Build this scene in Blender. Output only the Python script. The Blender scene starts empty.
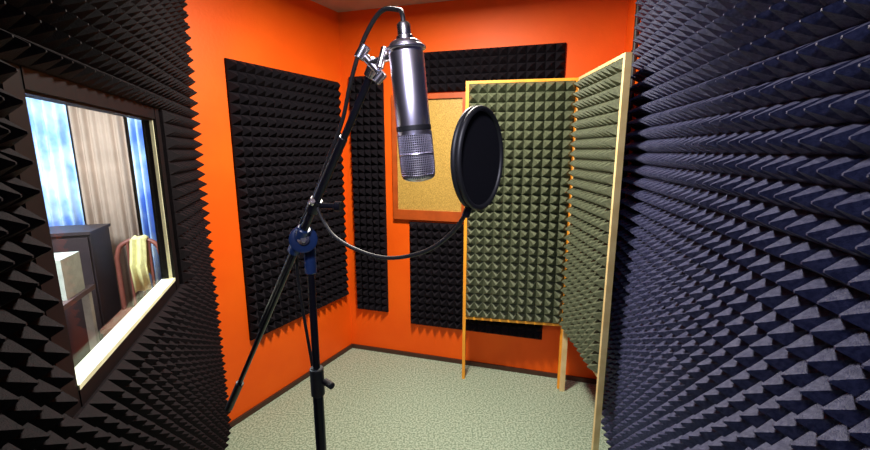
import bpy, bmesh, math, random
from mathutils import Vector, Matrix, Quaternion
random.seed(3)
scene = bpy.context.scene
try:
    scene.view_settings.view_transform = 'Standard'
except Exception:
    pass

# ---------------------------------------------------------------- materials
def mat(name, col, rough=0.6, metal=0.0, col2=None, nscale=40, bump=0.0, bscale=200, spec=0.5, sheen=0.0):
    m = bpy.data.materials.new(name); m.use_nodes = True
    nt = m.node_tree; b = nt.nodes['Principled BSDF']
    b.inputs['Base Color'].default_value = (*col, 1)
    b.inputs['Roughness'].default_value = rough
    b.inputs['Metallic'].default_value = metal
    b.inputs['Specular IOR Level'].default_value = spec
    if sheen: b.inputs['Sheen Weight'].default_value = sheen
    tc = nt.nodes.new('ShaderNodeTexCoord')
    if col2 is None: col2 = tuple(c*0.82 for c in col)
    n = nt.nodes.new('ShaderNodeTexNoise'); n.inputs['Scale'].default_value = nscale
    n.inputs['Detail'].default_value = 4
    r = nt.nodes.new('ShaderNodeValToRGB')
    r.color_ramp.elements[0].position = .38; r.color_ramp.elements[1].position = .62
    r.color_ramp.elements[0].color = (*col2, 1); r.color_ramp.elements[1].color = (*col, 1)
    nt.links.new(tc.outputs['Object'], n.inputs['Vector'])
    nt.links.new(n.outputs['Fac'], r.inputs['Fac'])
    nt.links.new(r.outputs['Color'], b.inputs['Base Color'])
    if bump:
        n2 = nt.nodes.new('ShaderNodeTexNoise'); n2.inputs['Scale'].default_value = bscale
        bp = nt.nodes.new('ShaderNodeBump'); bp.inputs['Strength'].default_value = bump
        bp.inputs['Distance'].default_value = 0.004
        nt.links.new(tc.outputs['Object'], n2.inputs['Vector'])
        nt.links.new(n2.outputs['Fac'], bp.inputs['Height'])
        nt.links.new(bp.outputs['Normal'], b.inputs['Normal'])
    return m

M_orange = mat('orange_paint', (0.92, 0.120, 0.004), .5, col2=(.87, .102, .003), nscale=3, bump=.15, bscale=60, spec=.25)
M_ceil = mat('ceiling_paint', (0.55, 0.42, 0.34), .7, nscale=4)
M_foamL = mat('foam_charcoal', (0.008, 0.004, 0.006), .7, col2=(.004, .0025, .004), nscale=90, bump=.4, bscale=400, spec=.17)
M_foamO = mat('foam_black', (0.006, 0.004, 0.007), .8, nscale=90, bump=.4, bscale=400, spec=.17)
M_foamR = mat('foam_blue_grey', (0.052, 0.055, 0.118), .5, col2=(.014, .016, .062), nscale=110, bump=.5, bscale=400, spec=.5)
M_foamS = mat('foam_olive_grey', (0.115, 0.13, 0.073), .55, col2=(.07, .08, .044), nscale=90, bump=.4, bscale=400)
M_carpet = mat('carpet', (0.46, 0.54, 0.40), .95, col2=(.19, .25, .17), nscale=95, bump=.6, bscale=300, spec=.1)
M_base = mat('dark_wood_trim', (0.06, 0.02, 0.01), .5, nscale=20)
M_wood = mat('pine_wood', (0.98, 0.42, 0.03), .4, col2=(.9, .34, .025), nscale=12)
M_woodL = mat('pale_pine', (0.88, 0.68, 0.34), .45, col2=(.78, .56, .25), nscale=12)
M_cork = mat('cork', (0.60, 0.38, 0.09), .35, col2=(.36, .22, .045), nscale=160, bump=.3)
M_brdfr = mat('board_frame', (0.45, 0.075, 0.008), .45, nscale=14)
M_black = mat('black_metal', (0.008, 0.008, 0.014), .3, .3, nscale=30)
M_rubber = mat('black_rubber', (0.010, 0.010, 0.012), .5, nscale=30)
M_navy = mat('navy_plastic', (0.012, 0.03, 0.10), .3, nscale=30)
M_silver = mat('satin_nickel', (0.86, 0.81, 0.92), .30, 1.0, col2=(.80, .75, .86), nscale=60)
M_chrome = mat('bright_chrome', (0.95, 0.90, 0.93), .25, 1.0, nscale=40)
M_core = mat('grille_core', (0.13, 0.11, 0.18), .5, .3, nscale=80)
M_fabric = mat('filter_fabric', (0.006, 0.006, 0.010), .9, nscale=300, bump=.3, bscale=900, spec=.15)
M_cream = mat('cream_paint', (0.92, 0.88, 0.58), .5, nscale=10)
M_frame = mat('dark_window_trim', (0.006, 0.004, 0.005), .5, nscale=20, spec=.2)
M_beige = mat('beige_wall', (0.42, 0.31, 0.22), .7, nscale=5)
M_net = mat('taupe_curtain', (0.46, 0.33, 0.25), .8, nscale=5)
M_curtain = mat('pale_blue_curtain', (0.62, 0.78, 0.95), .8, col2=(.25, .42, .85), nscale=6)
M_spk = mat('grey_speaker', (0.55, 0.57, 0.48), .5, nscale=20)
M_dkcab = mat('dark_cabinet', (0.030, 0.018, 0.020), .5, nscale=12)
M_desk = mat('desk_board', (0.12, 0.07, 0.07), .4, nscale=12)
M_chairw = mat('chair_frame', (0.22, 0.06, 0.04), .5, nscale=12)
M_cloth = mat('cream_cloth', (0.88, 0.80, 0.34), .8, nscale=25)
M_cfloor = mat('parquet', (0.34, 0.22, 0.22), .4, col2=(.22, .14, .15), nscale=8)
M_lamp = mat('lamp_housing', (0.8, 0.8, 0.8), .5, nscale=10)

# ---------------------------------------------------------------- helpers
def link(o, parent=None):
    scene.collection.objects.link(o)
    if parent: o.parent = parent
    return o
def root(name):
    e = bpy.data.objects.new(name, None); e.empty_display_size = .05
    return link(e)
def mesh_obj(name, verts, faces, m, parent=None, smooth=False):
    me = bpy.data.meshes.new(name); me.from_pydata([tuple(v) for v in verts], [], faces)
    bm = bmesh.new(); bm.from_mesh(me); bmesh.ops.recalc_face_normals(bm, faces=bm.faces); bm.to_mesh(me); bm.free()
    me.materials.append(m)
    if smooth:
        for p in me.polygons: p.use_smooth = True
        try: me.set_sharp_from_angle(angle=math.radians(40))
        except Exception: pass
    return link(bpy.data.objects.new(name, me), parent)
BF = [(0,1,2,3),(7,6,5,4),(0,4,5,1),(1,5,6,2),(2,6,7,3),(3,7,4,0)]
class G:                       # geometry accumulator
    def __init__(s): s.v = []; s.f = []
    def add(s, v, f):
        o = len(s.v); s.v += [Vector(x) for x in v]; s.f += [tuple(i+o for i in q) for q in f]
    def pbox(s, o, d, n, a0, a1, b0, b1, z0, z1):
        """box in plan frame: origin o, along d, outward n"""
        def P(a, b, z): return Vector((o[0]+d[0]*a+n[0]*b, o[1]+d[1]*a+n[1]*b, z))
        s.add([P(a0,b0,z0),P(a1,b0,z0),P(a1,b1,z0),P(a0,b1,z0),P(a0,b0,z1),P(a1,b0,z1),P(a1,b1,z1),P(a0,b1,z1)], BF)
    def lathe(s, p0, p1, prof, seg=32):
        p0 = Vector(p0); ax = (Vector(p1)-p0).normalized()
        u = ax.orthogonal().normalized(); w = ax.cross(u)
        v = []; f = []
        for t, r in prof:
            for i in range(seg):
                a = 2*math.pi*i/seg
                v.append(p0+ax*t+(u*math.cos(a)+w*math.sin(a))*max(r, 1e-5))
        for k in range(len(prof)-1):
            for i in range(seg):
                j = (i+1) % seg
                f.append((k*seg+i, k*seg+j, (k+1)*seg+j, (k+1)*seg+i))
        f.append(tuple(range(seg))); f.append(tuple((len(prof)-1)*seg+i for i in range(seg)))
        s.add(v, f)
    def cyl(s, p0, p1, r, seg=20, bev=.12):
        L = (Vector(p1)-Vector(p0)).length; b = min(r*bev, L*.3)
        s.lathe(p0, p1, [(0, r-b), (b, r), (L-b, r), (L, r-b)], seg)
    def sweep(s, pts, r, seg=10, sub=8):
        P = [Vector(p) for p in pts]; S = []
        for i in range(len(P)-1):
            a = P[max(i-1, 0)]; b = P[i]; c = P[i+1]; d = P[min(i+2, len(P)-1)]
            for k in range(sub):
                t = k/sub
                S.append(.5*((2*b)+(c-a)*t+(2*a-5*b+4*c-d)*t*t+(3*b-a-3*c+d)*t**3))
        S.append(P[-1]); v = []; f = []
        T = (S[1]-S[0]).normalized(); u = T.orthogonal().normalized()
        for i, q in enumerate(S):
            T = (S[min(i+1, len(S)-1)]-S[max(i-1, 0)]).normalized()
            u = (u-T*u.dot(T)).normalized(); w = T.cross(u)
            for j in range(seg):
                a = 2*math.pi*j/seg; v.append(q+(u*math.cos(a)+w*math.sin(a))*r)
        for i in range(len(S)-1):
            for j in range(seg):
                k = (j+1) % seg; f.append((i*seg+j, i*seg+k, (i+1)*seg+k, (i+1)*seg+j))
        f.append(tuple(range(seg))); f.append(tuple((len(S)-1)*seg+i for i in range(seg)))
        s.add(v, f)
    def torus(s, c, nrm, R, r, seg=40, sg=8):
        c = Vector(c); n = Vector(nrm).normalized(); u = n.orthogonal().normalized(); w = n.cross(u); v = []; f = []
        for i in range(seg):
            a = 2*math.pi*i/seg; d = u*math.cos(a)+w*math.sin(a)
            for j in range(sg):
                b = 2*math.pi*j/sg; v.append(c+d*(R+r*math.cos(b))+n*r*math.sin(b))
        for i in range(seg):
            for j in range(sg):
                i2 = (i+1) % seg; j2 = (j+1) % sg
                f.append((i*sg+j, i2*sg+j, i2*sg+j2, i*sg+j2))
        s.add(v, f)
    def obj(s, name, m, parent=None, smooth=False): return mesh_obj(name, s.v, s.f, m, parent, smooth)

def unit(a, b):
    d = Vector((b[0]-a[0], b[1]-a[1])); return d.normalized(), d.length

def foam(name, o, d, n, a0, a1, z0, z1, m, cell=.055, h=.042, slab=.014, hole=None, parent=None, off=.0):
    g = G(); na = max(1, round((a1-a0)/cell)); nz = max(1, round((z1-z0)/cell))
    ca = (a1-a0)/na; cz = (z1-z0)/nz
    def P(a, b, z): return Vector((o[0]+d[0]*a+n[0]*b, o[1]+d[1]*a+n[1]*b, z))
    for i in range(na):
        for k in range(nz):
            x0 = a0+i*ca; x1 = x0+ca; y0 = z0+k*cz; y1 = y0+cz
            if hole and hole[0] < (x0+x1)/2 < hole[1] and hole[2] < (y0+y1)/2 < hole[3]: continue
            b = off+slab
            j = lambda: random.uniform(-.03, .03)*cell
            t = .04*cell
            mx = (x0+x1)/2+j(); mz = (y0+y1)/2+j(); hh = h*random.uniform(.94, 1.03)
            g.add([P(x0,b,y0),P(x1,b,y0),P(x1,b,y1),P(x0,b,y1),
                   P(mx-t,b+hh,mz-t),P(mx+t,b+hh,mz-t),P(mx+t,b+hh,mz+t),P(mx-t,b+hh,mz+t),
                   P(x0,off,y0),P(x1,off,y0),P(x1,off,y1),P(x0,off,y1)],
                  [(0,1,5,4),(1,2,6,5),(2,3,7,6),(3,0,4,7),(4,5,6,7),
                   (8,9,1,0),(9,10,2,1),(10,11,3,2),(11,8,0,3)])
    return g.obj(name, m, parent)

# ---------------------------------------------------------------- room plan
CEIL = 2.56
K0=(-.616,-1.0); K1=(-.616,.35); P=(-1.226,2.05); Q=(-.686,3.065); R=(1.131,2.54); K2=(.66,.287); K3=(.66,-1.0)
poly = [K0, K1, P, Q, R, K2, K3]
def slab(name, pts, z0, z1, m):
    n = len(pts); v = [(x, y, z0) for x, y in pts]+[(x, y, z1) for x, y in pts]
    f = [tuple(range(n)), tuple(range(n, 2*n))]+[(i, (i+1) % n, n+(i+1) % n, n+i) for i in range(n)]
    return mesh_obj(name, v, f, m)
slab('floor', poly, -.06, 0, M_carpet)
slab('ceiling', poly, CEIL, CEIL+.06, M_ceil)
def wall(name, a, b, th=.05, m=M_orange, z1=CEIL):
    d, L = unit(a, b); n = Vector((-d[1], d[0]))
    g = G(); g.pbox(a, d, n, 0, L, 0, th, 0, z1); return g.obj(name, m)
wall('wall_left', P, Q); wall('wall_back', Q, R); wall('wall_right', R, K2, m=M_orange)
wall('wall_right_rear', K2, K3, m=M_foamR); wall('wall_front', K3, K0, m=M_foamL); wall('wall_left_rear', K0, K1, m=M_foamL)

# window wall -----------------------------------------------------
W0 = (-.49, 0.0); Wd = Vector((-.3379, .9412)); Wn = Vector((-.9412, -.3379)); Wi = -Wn
s0 = .3725; s1 = 2.178
ws0, ws1, wz0, wz1 = .822, 1.600, 1.095, 1.712
TH = .035
g = G()
g.pbox(W0, Wd, Wn, s0, ws0, 0, TH, 0, CEIL); g.pbox(W0, Wd, Wn, ws1, s1, 0, TH, 0, CEIL)
g.pbox(W0, Wd, Wn, ws0, ws1, 0, TH, 0, wz0); g.pbox(W0, Wd, Wn, ws0, ws1, 0, TH, wz1, CEIL)
g.obj('wall_window_side', M_foamL)
foam('acoustic_foam_panel', W0, Wd, Wi, s0+.01, s1-.0, .01, CEIL-.01, M_foamL, cell=.050, h=.042,
     hole=(ws0-.075, ws1+.06, wz0-.06, wz1+.05))
win = root('window_1')
g = G()
g.pbox(W0, Wd, Wi, ws0-.06, ws0, 0, .006, wz0-.05, wz1+.04); g.pbox(W0, Wd, Wi, ws1, ws1+.045, 0, .010, wz0-.05, wz1+.04)
g.pbox(W0, Wd, Wi, ws0, ws1, 0, .008, wz0-.05, wz0-.001); g.pbox(W0, Wd, Wi, ws0, ws1, 0, .008, wz1, wz1+.04)
g.obj('outer_trim', M_frame, win)
g = G()
g.pbox(W0, Wd, Wn, ws0, ws1, -.009, .035, wz0, wz0+.012)
g.obj('sill', M_cream, win)
g = G()
g.pbox(W0, Wd, Wn, ws1-.006, ws1, 0, .010, wz0+.012, wz1)
g.obj('jamb_edge', M_cream, win)
g = G()
g.pbox(W0, Wd, Wn, ws0, ws1, .0, .035, wz1-.006, wz1)
g.pbox(W0, Wd, Wn, ws0, ws0+.005, 0, .035, wz0+.012, wz1-.006)
g.pbox(W0, Wd, Wn, ws1-.004, ws1, .010, .035, wz0+.012, wz1-.006)
g.obj('inner_casing', M_frame, win)
mg = bpy.data.materials.new('window_glass'); mg.use_nodes = True
nt = mg.node_tree; nt.nodes.clear()
o_ = nt.nodes.new('ShaderNodeOutputMaterial'); mx = nt.nodes.new('ShaderNodeMixShader'); tr = nt.nodes.new('ShaderNodeBsdfTransparent'); gl = nt.nodes.new('ShaderNodeBsdfGlossy')
gl.inputs['Roughness'].default_value = .02; mx.inputs[0].default_value = .04; tr.inputs[0].default_value = (.93, .98, 1, 1)
nt.links.new(tr.outputs[0], mx.inputs[1]); nt.links.new(gl.outputs[0], mx.inputs[2]); nt.links.new(mx.outputs[0], o_.inputs[0])
g = G(); g.pbox(W0, Wd, Wn, ws0+.005, ws1-.006, .024, .028, wz0+.012, wz1-.006); g.obj('glass_pane', mg, win)

# control room beyond window --------------------------------------
def cbox(name, a0, a1, b0, b1, z0, z1, m, parent=None):
    g = G(); g.pbox(W0, Wd, Wn, a0, a1, b0, b1, z0, z1); return g.obj(name, m, parent)
SE = 3.6
cbox('floor_control_room', -.4, SE+.05, TH, 2.2, -.06, 0, M_cfloor)
cbox('ceiling_control_room', -.4, SE+.05, TH, 2.2, CEIL, CEIL+.06, M_beige)
cbox('wall_control_room_end', SE, SE+.05, -.2, 2.2, 0, CEIL, M_beige)
cbox('wall_control_room_side', -.4, SE, 2.15, 2.2, 0, CEIL, M_beige)
cbox('wall_control_room_near', -.45, -.4, TH, 2.2, 0, CEIL, M_beige)
cbox('wall_control_room_partition', s1, SE, TH-.03, TH, 0, CEIL, M_beige)
def curtain(name, b0, b1, z0, z1, folds, m=M_curtain, s=SE-.07, amp=.03):
    N = folds*10; v = []; f = []
    for i in range(N+1):
        t = i/N; b = b0+(b1-b0)*t; a = s+amp*math.sin(t*folds*2*math.pi)+.008*math.sin(t*folds*5.1)
        for z in (z0, z1):
            v.append((W0[0]+Wd[0]*a+Wn[0]*b, W0[1]+Wd[1]*a+Wn[1]*b, z))
    for i in range(N): f.append((2*i, 2*i+2, 2*i+3, 2*i+1))
    o = mesh_obj(name, v, f, m, None, True)
    sm = o.modifiers.new('thick', 'SOLIDIFY'); sm.thickness = .003
    return o
curtain('window_curtain', 1.03, 2.0, .03, 2.45, 15)
curtain('window_curtain', .40, .66, .03, 2.45, 6)
curtain('net_curtain', .69, 1.01, .03, 2.45, 6, m=M_net, amp=.012)

def cp(a, b, z): return Vector((W0[0]+Wd[0]*a+Wn[0]*b, W0[1]+Wd[1]*a+Wn[1]*b, z))
desk = root('studio_desk')
cbox('top', 2.40, 2.92, .78, 1.45, .715, .745, M_desk, desk)
g = G()
for a in (2.43, 2.89):
    for b in (.82, 1.41): g.pbox(W0, Wd, Wn, a-.02, a+.02, b-.02, b+.02, 0, .715)
g.obj('legs', M_spk, desk)
spk = root('studio_monitor_speaker')
cbox('cabinet', 2.62, 2.84, .80, 1.0, .745, .985, M_spk, spk)
g = G(); g.lathe(cp(2.62, .90, .835), cp(2.60, .90, .835), [(0,.06),(.006,.06),(.008,.052),(.003,.03),(.006,.01)]); g.lathe(cp(2.62,.90,.94), cp(2.6,.90,.94), [(0,.026),(.005,.026),(.006,.02),(.003,.005)])
g.obj('drivers', M_spk, spk, True)
cab = root('equipment_cabinet')
cbox('body', 3.06, 3.36, .82, 1.20, .04, 1.05, M_dkcab, cab); cbox('top_board', 3.045, 3.37, .81, 1.21, 1.05, 1.07, M_dkcab, cab)
cbox('plinth', 3.08, 3.34, .84, 1.18, 0, .04, M_black, cab)
cbox('doors', 3.045, 3.06, .83, 1.0, .08, 1.03, M_dkcab, cab)
ch = root('wooden_chair')
g = G()
for a, b, z in ((2.86,.47,.45),(2.86,.74,.45),(3.20,.47,.86),(3.20,.74,.86)): g.cyl(cp(a,b,0), cp(a,b,z), .016, 10)
g.pbox(W0, Wd, Wn, 2.84, 3.22, .45, .76, .43, .46)
g.sweep([cp(3.2,.47,.84), cp(3.21,.50,.93), cp(3.22,.605,.97), cp(3.21,.71,.93), cp(3.2,.74,.84)], .016, 10)
for b in (.54, .605, .67): g.cyl(cp(3.2,b,.46), cp(3.21,b,.95), .009, 8)
g.obj('chair_frame', M_chairw, ch, True)
v = []; f = []
NN = 14
for i in range(NN+1):
    t = i/NN
    for k, (a, z) in enumerate(((3.165,.60),(3.16,.80),(3.175,.985),(3.22,1.0),(3.26,.97),(3.265,.70))):
        v.append(cp(a+.012*math.sin(t*12+k), .55+.10*t+.012*math.sin(k*1.7), z-.04*abs(t-.5)+.01*math.sin(t*9)))
for i in range(NN):
    for k in range(5): f.append((i*6+k, i*6+k+1, (i+1)*6+k+1, (i+1)*6+k))
o = mesh_obj('draped_cloth', v, f, M_cloth, ch, True); sm = o.modifiers.new('t', 'SOLIDIFY'); sm.thickness = .006

# ---------------------------------------------------------------- orange walls' foam panels
dL, LL = unit(P, Q); nL = Vector((dL[1], -dL[0]))
foam('acoustic_foam_panel', P, dL, nL, .225, 1.10, .47, 2.08, M_foamO, cell=.057, h=.045)
dB, LB = unit(Q, R); nB = Vector((dB[1], -dB[0]))
def bx(x): return (x-Q[0])/dB[0]
foam('acoustic_foam_panel', Q, dB, nB, .07, bx(-.365), .35, 2.12, M_foamO, cell=.057)
foam('acoustic_foam_panel', Q, dB, nB, bx(-.09), bx(.81), 1.99, 2.25, M_foamO, cell=.057)
foam('acoustic_foam_panel', Q, dB, nB, bx(-.185), bx(.76), .28, 1.08, M_foamO, cell=.057)
dR, LR = unit(R, K2); nR = Vector((dR[1], -dR[0]))
foam('acoustic_foam_panel', R, dR, nR, (2.54-2.10)/abs(dR[1]), LR-.005, .01, CEIL-.01, M_foamR, cell=.056, h=.056)

# cork board
cb = root('cork_notice_board')
A, B_ = bx(-.30), bx(.225)
g = G(); fw = .034
g.pbox(Q, dB, nB, A, A+fw, 0, .03, 1.10, 1.98); g.pbox(Q, dB, nB, B_-fw, B_, 0, .03, 1.10, 1.98)
g.pbox(Q, dB, nB, A+fw, B_-fw, 0, .03, 1.945, 1.98); g.pbox(Q, dB, nB, A+fw, B_-fw, 0, .03, 1.10, 1.17)
g.obj('frame', M_brdfr, cb)
g = G(); g.pbox(Q, dB, nB, A+fw, B_-fw, 0, .015, 1.17, 1.945); g.obj('cork_sheet', M_cork, cb)

# baseboards
g = G(); g.pbox(P, dL, nL, .03, LL-.0, 0, .014, 0, .032); g.obj('baseboard_left', M_base)
g = G(); g.pbox(Q, dB, nB, .014, LB, 0, .014, 0, .032); g.obj('baseboard_back', M_base)
# conduit on right wall
g = G(); c = (R[0]+dR[0]*.30+nR[0]*.013, R[1]+dR[1]*.30+nR[1]*.013)
g.cyl((c[0], c[1], 0), (c[0], c[1], CEIL), .013, 14)
for z in (.5, 1.3, 2.1, 2.45): g.cyl((c[0], c[1], z), (c[0], c[1], z+.02), .018, 14)
g.obj('cable_conduit', M_rubber, None, True)

# ---------------------------------------------------------------- folding acoustic screen
scr = root('folding_acoustic_screen')
S0=(.193,2.608); S1=(.855,2.483); S2=(.841,1.852)
pw = .020
def leaf(a, b, tag, mf, Htop=2.02, zb=.47):
    d, L = unit(a, b); n = Vector((d[1], -d[0]))
    if n.dot(Vector((-a[0], -a[1]))) < 0: n = -n
    g = G()
    g.pbox(a, d, n, 0, pw, -pw, pw*.5, 0, Htop); g.pbox(a, d, n, L-pw, L, -pw, pw*.5, 0, Htop)
    g.pbox(a, d, n, pw, L-pw, -pw, pw*.5, Htop-.016, Htop); g.pbox(a, d, n, pw, L-pw, -pw, pw*.5, zb-.016, zb)
    g.obj('frame_'+tag, mf, scr)
    g = G(); g.pbox(a, d, n, pw, L-pw, -.012, -.004, zb, Htop-.016); g.obj('backing_'+tag, M_dkcab, scr)
    foam('foam_'+tag, a, d, n, pw, L-pw, zb, Htop-.016, M_foamS, cell=.057, h=.05, slab=.008, parent=scr, off=-.004)
leaf(S0, S1, 'front', M_wood)
leaf((S1[0]-.002, S1[1]-.018), S2, 'wing', M_woodL)
g = G()
for z in (.6, 1.25, 1.9): g.cyl((S1[0]+.004, S1[1]-.010, z), (S1[0]+.004, S1[1]-.010, z+.06), .006, 10)
g.obj('hinges', M_chrome, scr, True)

# ---------------------------------------------------------------- microphone stand
st = root('microphone_boom_stand')
A = Vector((-.104,.697,1.728)); B = Vector((-.289,.830,1.412)); T = Vector((-.597,1.050,.869))
bd = (A-B).normalized()
g = G()
g.cyl(T, A, .0065, 16); g.cyl(B-bd*.30, B+bd*.26, .0085, 16)
px, py = B[0]+.012, B[1]+.028
g.cyl((px,py,1.02), (px,py,1.40), .0085, 16); g.cyl((px,py,.12), (px,py,1.06), .0125, 18)
g.obj('boom_and_pole', M_black, st, True)
g = G()
g.cyl(T-bd*.02, T+bd*.12, .0105, 16); g.cyl((px,py,1.03), (px,py,1.10), .016, 18)
g.cyl((px+.018,py-.0,1.065),(px+.040,py-.02,1.065), .008, 12)
g.obj('grips', M_rubber, st, True)
# clutch
vdir = Vector((.33,-.92,.15)).normalized()
g = G()
C0 = B+Vector((.004,.014,0))
g.lathe(C0-vdir*.022, C0+vdir*.03, [(0,.018),(.003,.024),(.018,.024),(.019,.019),(.022,.019),(.023,.029),(.044,.029),(.047,.025)], 28)
g.cyl(B-bd*.035, B+bd*.035, .0145, 18); g.cyl((px,py,1.33), (px,py,1.405), .013, 18)
g.obj('clutch_body', M_navy, st, True)
g = G(); q = C0+vdir*.026
g.lathe(q, q+vdir*.012, [(0,.012),(.004,.012),(.005,.007),(.008,.006)], 18)
g.obj('clutch_bolt', M_chrome, st, True)
# tripod base
g = G()
g.cyl((px,py,.10), (px,py,.22), .022, 18)
for k in range(3):
    a = math.radians(90+120*k+25); ex = Vector((px+.30*math.cos(a), py+.30*math.sin(a), .012))
    g.cyl((px+.02*math.cos(a), py+.02*math.sin(a), .19), ex, .008, 12)
    g.cyl(ex-Vector((.012*math.cos(a), .012*math.sin(a), 0)), ex+Vector((.02*math.cos(a), .02*math.sin(a), -.0)), .0115, 12)
g.obj('tripod_base', M_black, st, True)
# swivel bracket to mic
mt = Vector((-.046,.655,1.765)); mb = Vector((-.026,.655,1.55)); md = (mb-mt).normalized()
J = A+bd*.008
g = G()
g.cyl(A-bd*.01, J+bd*.012, .011, 16)
g.cyl(J+Vector((-.004,-.006,.005)), J+Vector((.034,-.022,.012)), .006, 14)
g.cyl(J+Vector((-.018,.0,.020)), J+Vector((.014,-.012,-.016)), .0065, 14)
g.cyl(J+Vector((-.024,-.004,.012)), J+Vector((-.012,-.004,.032)), .009, 12)
g.cyl(J+Vector((.012,-.022,-.006)), J+Vector((.020,-.014,.026)), .006, 14)
g.cyl(J+Vector((.004,-.016,-.026)), J+Vector((.018,-.018,-.012)), .008, 12)
g.obj('swivel_mount', M_chrome, st, True)

# ---------------------------------------------------------------- microphone
mic = root('condenser_microphone')
g = G()
g.lathe(mt, mb, [(0,.018),(.003,.0235),(.008,.0265),(.012,.027),(.016,.027),(.017,.0262),(.019,.0262),(.020,.027),(.128,.027),(.129,.026)], 64)
g.obj('body', M_silver, mic, True)
g = G(); g.torus(mt+md*.012, md, .0282, .003, 40, 10); g.obj('mount_collar', M_silver, mic, True)
g = G(); g.lathe(mt+md*.127, mb, [(0,.0255),(.001,.0278),(.008,.0278),(.009,.0255)], 64); g.obj('black_ring', M_rubber, mic, True)
g = G(); g.lathe(mt+md*.134, mb, [(0,.0235),(.07,.0235),(.077,.019),(.079,.006)], 48); g.obj('capsule_core', M_core, mic, True)
g = G()
ax = md; u = ax.orthogonal().normalized(); w = ax.cross(u)
g.lathe(mt+md*.135, mb, [(0,.0255),(.001,.0272),(.006,.0272),(.007,.0258)], 64)
g.torus(mt+md*.172, md, .0262, .0014, 48, 8)
for k in range(20):
    t = .142+k*.0035
    if t < .208: g.torus(mt+md*t, md, .0256, .0008, 48, 5)
for i in range(48):
    a = 2*math.pi*i/48; dd = u*math.cos(a)+w*math.sin(a)
    g.sweep([mt+md*.14+dd*.0256, mt+md*.175+dd*.0257, mt+md*.203+dd*.0252, mt+md*.2105+dd*.021, mt+md*.214+dd*.010], .0008, 4, 3)
for i in (0, 1):
    dd = (u*math.cos(math.pi*i+.9)+w*math.sin(math.pi*i+.9))
    g.sweep([mt+md*.138+dd*.0262, mt+md*.175+dd*.0264, mt+md*.203+dd*.0258, mt+md*.2115+dd*.020, mt+md*.215], .002, 8, 4)
g.obj('grille', M_silver, mic, True)
g = G()
g.lathe(mt-md*.026, mt, [(0,.008),(.003,.0105),(.018,.0105),(.020,.013),(.027,.014)], 28)
g.obj('connector', M_chrome, mic, True)

# cable (clipped along the boom: part of the stand assembly)
g = G()
g.sweep([mt-md*.022, (-.050,.660,1.803), (-.058,.681,1.817), (-.0894,.702,1.820), (-.124,.725,1.778), (-.151,.744,1.713), (-.172,.763,1.652),
         (-.208,.785,1.581), (-.250,.815,1.50), (-.300,.855,1.42), (-.312,.875,1.30), (-.290,.885,1.0), (-.290,.885,.60), (-.30,.885,.25), (-.32,.93,.04), (-.40,1.1,.006), (-.6,1.5,.006), (-.8,1.9,.006)], .0037, 10)
g.obj('microphone_cable', M_rubber, st, True)

# ---------------------------------------------------------------- pop filter
pf = root('pop_filter')
Cc = Vector((.067,.612,1.587)); N = Vector((-.85,.527,0)).normalized(); R_ = .0735
g = G(); g.torus(Cc+N*.004, N, R_, .0042, 64, 10); g.torus(Cc-N*.004, N, R_, .0042, 64, 10); g.obj('hoop', M_rubber, pf, True)
g = G(); g.lathe(Cc-N*.0035, Cc+N*.0035, [(0,R_-.001),(.0005,R_),(.0065,R_),(.007,R_-.001)], 64); g.obj('fabric_disc', M_fabric, pf)
g = G()
gp = [(-.236,.792,1.492),(-.222,.775,1.468),(-.1925,.753,1.4356),(-.1406,.728,1.414),(-.081,.697,1.409),(-.017,.660,1.431),(.026,.627,1.469),(.051,.592,1.514)]
g.sweep(gp, .0036, 12)
g.obj('gooseneck', M_rubber, pf, True)
g = G()
cl = B+(A-B)*.25
g.cyl(cl-bd*.016, cl+bd*.016, .0135, 16); g.cyl(cl, cl+Vector((.045,-.012,.0)), .006, 12)
g.cyl(cl+Vector((.045,-.012,-.0)), cl+Vector((.058,-.0155,.0)), .010, 14)
g.cyl((.046,.596,1.502), (.053,.590,1.524), .006, 12)
g.obj('clamp', M_black, pf, True)
g = G(); g.cyl(cl+Vector((.0,-.014,.006)), cl+Vector((.004,-.022,.012)), .006, 12); g.obj('clamp_screw', M_chrome, pf, True)

# ---------------------------------------------------------------- lights
def area(name, loc, rot, size, power, col):
    l = bpy.data.lights.new(name, 'AREA'); l.size = size; l.energy = power; l.color = col
    o = bpy.data.objects.new(name, l); o.location = loc; o.rotation_euler = rot; return link(o)
area('booth_ceiling_light', (-.05, 1.75, 2.50), (0, 0, 0), .22, 72, (1, .94, .83))
area('rear_blue_fill', (-.3, -.7, 2.30), (math.radians(50), 0, math.radians(-20)), .3, 7, (.40, .50, 1))  # added blue fill behind the camera, tints the right-hand foam; no booth fixture
sl = bpy.data.lights.new('mic_fill_spot', 'SPOT'); sl.energy = 95; sl.spot_size = math.radians(34); sl.spot_blend = .9; sl.shadow_soft_size = .10; sl.color = (.92, .88, 1)  # invented spot, added only to brighten the front of the microphone
so = bpy.data.objects.new('mic_fill_spot', sl); so.location = (-.12, -.35, 2.40); link(so)
so.rotation_euler = (Vector((-.03,.70,1.63))-so.location).to_track_quat('-Z', 'Y').to_euler()
area('control_room_light', cp(2.0, 1.1, 2.45), (0, 0, 0), .8, 150, (.88, .95, 1))
g = G(); g.lathe((-.05,1.75,CEIL), (-.05,1.75,2.4), [(0,.2),(.03,.2),(.035,.17)], 32); g.obj('ceiling_lamp', M_lamp, None, True)

w = bpy.data.worlds.new('world'); scene.world = w; w.use_nodes = True
w.node_tree.nodes['Background'].inputs[0].default_value = (.02, .02, .03, 1)

cam = bpy.data.cameras.new('camera'); co = bpy.data.objects.new('camera', cam); link(co)
cam.sensor_width = 36; cam.lens = 36*400/870; cam.clip_start = .02
co.location = (0, 0, 1.6); co.rotation_euler = (math.radians(90-10.6), 0, 0)
scene.camera = co
